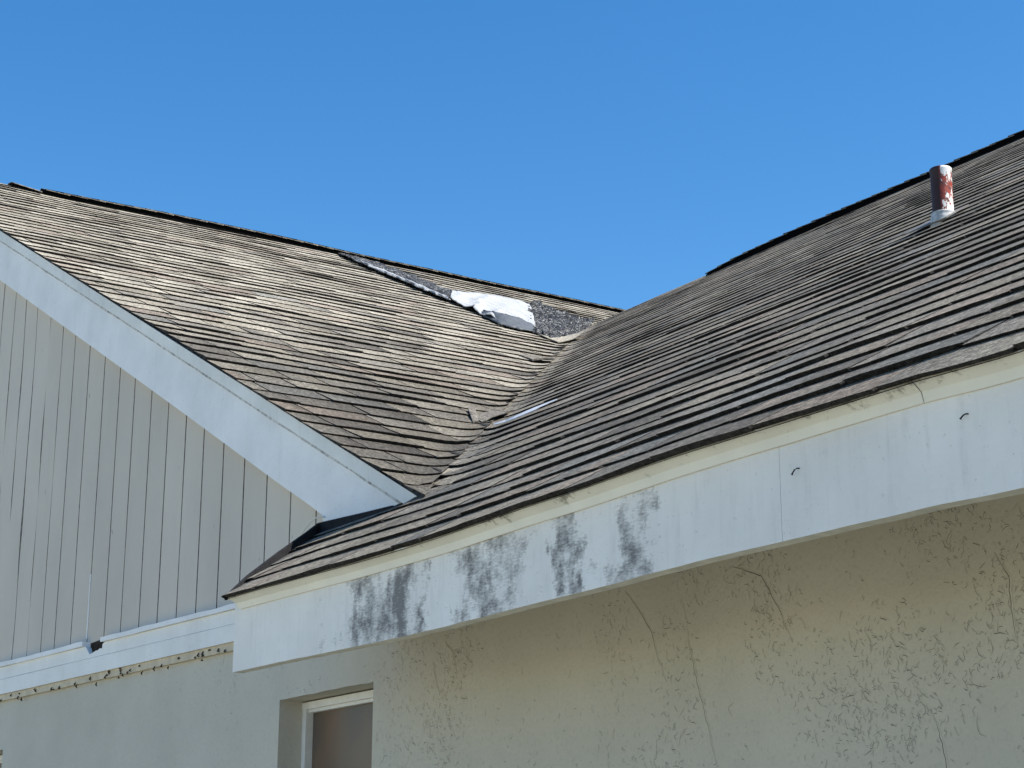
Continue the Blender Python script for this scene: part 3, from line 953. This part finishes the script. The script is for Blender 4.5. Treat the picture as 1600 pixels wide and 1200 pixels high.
# --- lifted shingle pieces in the valley
def plate(corners, thick, bend, name, parent, material, col=None, nu=6, nv=4, **kw):
    """bent plate through four corners (a b c d), bulging along +z"""
    a, b_, c_, d_ = [Vector(q) for q in corners]
    v = []
    for i in range(nu + 1):
        for j in range(nv + 1):
            u, t = i / nu, j / nv
            p = a.lerp(b_, u).lerp(d_.lerp(c_, u), t)
            v.append(p + Vector((0, 0, bend * math.sin(math.pi * u) + .006 * nz(p.x * 14, p.y * 14))))
    m_ = len(v); v += [q - Vector((0, 0, thick)) for q in v]
    f = []
    for i in range(nu):
        for j in range(nv):
            k = i * (nv + 1) + j
            f += [(k, k + nv + 1, k + nv + 2, k + 1), (k + m_, k + 1 + m_, k + nv + 2 + m_, k + nv + 1 + m_)]
    for i in range(nu):
        k = i * (nv + 1); f.append((k, k + m_, k + nv + 1 + m_, k + nv + 1)); k += nv; f.append((k, k + nv + 1, k + nv + 1 + m_, k + m_))
    for j in range(nv):
        k = j; f.append((k, k + 1, k + 1 + m_, k + m_)); k = nu * (nv + 1) + j; f.append((k, k + m_, k + 1 + m_, k + 1))
    tint = ([col] * m_ + [(.05, .05, .05)] * m_) if col else None
    return obj(name, v, f, material, parent, tint=tint, **kw)
def gp(x, y, h): return (x, y, ztop(x, y) + h)
plate([gp(-6.55, 4.02, .018), gp(-6.64, 4.24, .022), gp(-6.78, 4.30, .014), gp(-6.72, 4.06, .012)], .006, .003, "lifted_shingle", gable_roof, M_SH, PAL['dark'])
plate([gp(-6.54, 3.97, .018), gp(-6.56, 4.01, .020), gp(-6.80, 4.14, .034), gp(-6.80, 4.10, .030)], .008, .003, "lifted_shingle", gable_roof, M_SH, PAL['dark'])
plate([gp(-8.72, 5.70, .03), gp(-8.72, 5.86, .035), gp(-8.90, 5.88, .022), gp(-8.90, 5.72, .02)], .012, .006, "lifted_shingle", gable_roof, M_SH, PAL['dark'])
plate([gp(-9.78, 6.60, .025), gp(-9.98, 6.98, .055), gp(-10.20, 7.04, .04), gp(-10.04, 6.62, .025)], .007, -.02, "lifted_shingle", gable_roof, M_SH, PAL['light'])

# ------------------------------------------------------------------ things lying on or fixed to the house
# torn patch on the gable slope
patch = empty("roof_patch", (-11.4, 6.9, ztop(-11.4, 6.9)), "torn patch of black mastic and white membrane on the tan gable slope", "roof patch")
PL = Vector(patch.location)
def spline(pts, t):
    k = t * (len(pts) - 1); i = min(int(k), len(pts) - 2); u = k - i
    p = [Vector((*pts[max(0, min(len(pts) - 1, i + d))], 0)) for d in (-1, 0, 1, 2)]
    q = .5 * ((2 * p[1]) + (p[2] - p[0]) * u + (2 * p[0] - 5 * p[1] + 4 * p[2] - p[3]) * u * u + (3 * p[1] - p[0] - 3 * p[2] + p[3]) * u ** 3)
    return q.x, q.y
def sheet(name, upper, lower, nu, nv, hfun, material, thick=.006, smooth=True, lab=None, rag=.05):
    v = []
    for i in range(nu + 1):
        for j in range(nv + 1):
            u, t = i / nu, j / nv
            a, b_ = spline(lower, u), spline(upper, u)
            x, y = a[0] + (b_[0] - a[0]) * t, a[1] + (b_[1] - a[1]) * t
            eg = max(0, 1 - t / .2) - max(0, 1 - (1 - t) / .2)
            x += eg * rag * nz(u * 23, 3.3, len(upper)); y += eg * rag * nz(u * 31, 8.3, len(upper))
            v.append(Vector((x, y, R1 - S1 * x)) + N1 * hfun(u, t, x, y))
    m_ = len(v); v += [q - N1 * thick for q in v]
    f = []
    for i in range(nu):
        for j in range(nv):
            k = i * (nv + 1) + j
            f += [(k, k + nv + 1, k + nv + 2, k + 1), (k + m_, k + 1 + m_, k + nv + 2 + m_, k + nv + 1 + m_)]
    for i in range(nu):
        k = i * (nv + 1); f.append((k, k + m_, k + nv + 1 + m_, k + nv + 1)); k += nv; f.append((k, k + nv + 1, k + nv + 1 + m_, k + m_))
    for j in range(nv):
        k = j; f.append((k, k + 1, k + 1 + m_, k + m_)); k = nu * (nv + 1) + j; f.append((k, k + m_, k + 1 + m_, k + 1))
    o = obj(name, local(PL, v), f, material, patch, smooth=smooth)
    if lab: o["label"] = lab
    return o
tu = [(-13.04, 6.563), (-13.05, 6.78), (-12.62, 6.91), (-12.06, 6.96), (-11.66, 6.92)]
tl = [(-12.80, 6.485), (-12.38, 6.447), (-11.90, 6.445), (-11.44, 6.443), (-11.00, 6.44)]
def crump(x, y, a): return a * (nz(x * 9, y * 9, 1) + .6 * nz(x * 21, y * 21, 4) + .35 * nz(x * 47, y * 47, 7))
sheet("black_membrane", tu, tl, 70, 14, lambda u, t, x, y: .024 + .014 * (1 - t) + crump(x, y, .012), M_MASTIC, lab="long black mastic tail of the patch")
hem_u = [(a[0] - .10 - .05 * i / 4, a[1] + .02) for i, a in enumerate(tl)]
hem_l = [(a[0] + .06, a[1] - .01) for a in tl]
sheet("white_hem", hem_u[1:], hem_l[1:], 50, 5, lambda u, t, x, y: .044 + .012 * math.sin(math.pi * t) + .006 * nz(x * 12, y * 12), M_WHITE, lab="rolled white lower hem of the patch")
wu = [(-11.632, 6.854), (-11.822, 7.143), (-11.972, 7.414), (-11.924, 7.597), (-11.787, 7.669)]
wl = [(-11.02, 6.47), (-10.70, 6.47), (-10.34, 6.43), (-10.34, 6.64), (-10.35, 6.777)]
def wh(u, t, x, y):
    env = math.exp(-((u - .30) / .28) ** 2) * (1 - t) ** .7
    fold = -.036 * abs(math.sin(13 * u - 4 * t + 1.5 * nz(x * 3, y * 3))) * env
    return .040 + .028 * (1 - t) * math.sin(math.pi * min(1, .15 + u)) + .012 * math.sin(math.pi * t) + fold + .010 * nz(x * 6, y * 6) + .005 * nz(x * 17, y * 17, 3)
sheet("white_sheet", wu, wl, 60, 24, wh, M_WHITE, lab="bulging white membrane of the patch", rag=.018)
fu = [(-10.62, 6.52), (-10.40, 6.49), (-10.34, 6.60), (-10.33, 6.74)]
fl = [(-10.56, 6.46), (-10.20, 6.40), (-10.10, 6.50), (-10.16, 6.66)]
sheet("grey_fold", fu, fl, 24, 8, lambda u, t, x, y: .030 + .055 * t * math.sin(math.pi * (.1 + .8 * u)) + .006 * nz(x * 15, y * 15), plain("grey_membrane_back", (.085, .095, .105), .6, .3, .15, 30), lab="dark grey folded underside of the membrane")
ku = [(-11.80, 7.66), (-12.20, 8.02), (-11.95, 8.02), (-11.73, 8.10), (-11.70, 8.25)]
kl = [(-10.18, 6.60), (-10.05, 6.64), (-9.93, 6.70), (-10.23, 7.03), (-10.84, 7.58)]
sheet("black_membrane", ku, kl, 70, 46, lambda u, t, x, y: .026 + .016 * math.sin(math.pi * t) + crump(x, y, .030), M_MASTIC, lab="crumpled black mastic end of the patch in the valley")

# loose white flashing strip sticking out of the valley
cl = [(-6.47, 4.03), (-6.40, 4.045), (-6.33, 4.04), (-6.27, 4.045), (-6.21, 4.055), (-6.15, 4.075), (-6.09, 4.10)]
v = []; f = []
loc = Vector((cl[0][0], cl[0][1], ztop(*cl[0])))
hs = [.002, .006, .010, .015, .016, .010, .002]
for k, (x, y) in enumerate(cl):
    z = ztop(x, y) + .010
    v += [(x, y, z - .004), (x - .004, y + 1.15 * hs[k], z + hs[k]), (x - .004, y + 1.15 * hs[k] + .001, z + hs[k] - .003), (x, y + .001, z - .007)]
for k in range(len(cl) - 1):
    for j in range(4):
        a, b_ = 4 * k + j, 4 * k + (j + 1) % 4
        f.append((a, a + 4, b_ + 4, b_))
f += [(0, 1, 2, 3), (4 * len(cl) - 1, 4 * len(cl) - 2, 4 * len(cl) - 3, 4 * len(cl) - 4)]
o = obj("loose_flashing", local(loc, v), f, M_METAL, None, label="thin bent white metal flashing strip poking out of the roof valley", category="flashing")
o.location = loc

# vent pipe
pb = Vector((-4.745, 5.005, 2.534 + Z0))
pipe = empty("vent_pipe", pb, "short red vent pipe with peeling white paint on the dark main roof", "vent pipe")
def lathe(prof, k=28, top_in=None):
    v = []; f = []
    for r, z in prof: v += [Vector((r * math.cos(2 * math.pi * j / k), r * math.sin(2 * math.pi * j / k), z)) for j in range(k)]
    for i in range(len(prof) - 1):
        for j in range(k): f.append((i * k + j, i * k + (j + 1) % k, (i + 1) * k + (j + 1) % k, (i + 1) * k + j))
    return v, f
v, f = lathe([(.041, -.05), (.041, .07), (.0412, .14), (.0415, .200), (.0430, .206), (.0430, .213), (.040, .216), (.036, .214), (.035, .205), (.035, .02), (.0, .02)])
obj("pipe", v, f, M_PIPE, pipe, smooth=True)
v, f = lathe([(.056, -.045), (.053, -.012), (.049, .002), (.050, .012), (.046, .016), (.0475, .024), (.0475, .030), (.0412, .033)])
obj("collar", v, f, plain("grey_boot", (.42, .43, .43), .6, .3, .4, 40), pipe, smooth=True, label="ringed white collar at the foot of the pipe")
v = []
for (dx, ds) in ((-.16, -.06), (.07, -.06), (.07, .09), (-.16, .09)):
    y = pb.y + ds * C2; x = pb.x + dx
    v.append(Vector((x, y, zm(x, y))) + N2 * .0155)
v = [q - pb for q in v]; v += [q - N2 * .004 for q in v]
obj("base_flashing", v, [(0, 1, 2, 3), (7, 6, 5, 4), (0, 4, 5, 1), (1, 5, 6, 2), (2, 6, 7, 3), (3, 7, 4, 0)], M_GREYM, pipe, label="flat grey flashing plate under the pipe")

# dangling wire at the corner of the gable siding
pts = [(-5.925, 2.966, 1.338), (-5.945, 2.960, 1.346), (-5.975, 2.956, 1.343), (-6.010, 2.954, 1.334), (-6.050, 2.954, 1.320), (-6.083, 2.956, 1.305), (-6.110, 2.960, 1.285), (-6.128, 2.965, 1.262), (-6.135, 2.970, 1.235)]
loc = Vector(pts[0]) + Vector((0, 0, Z0))
v, f = tube([Vector(p) + Vector((0, 0, Z0)) for p in pts], .0028, 6)
o = obj("dangling_wire", local(loc, v), f, M_WIRE, None, smooth=True, label="thin white wire dangling from the rake board corner over the siding", category="wire")
o.location = loc
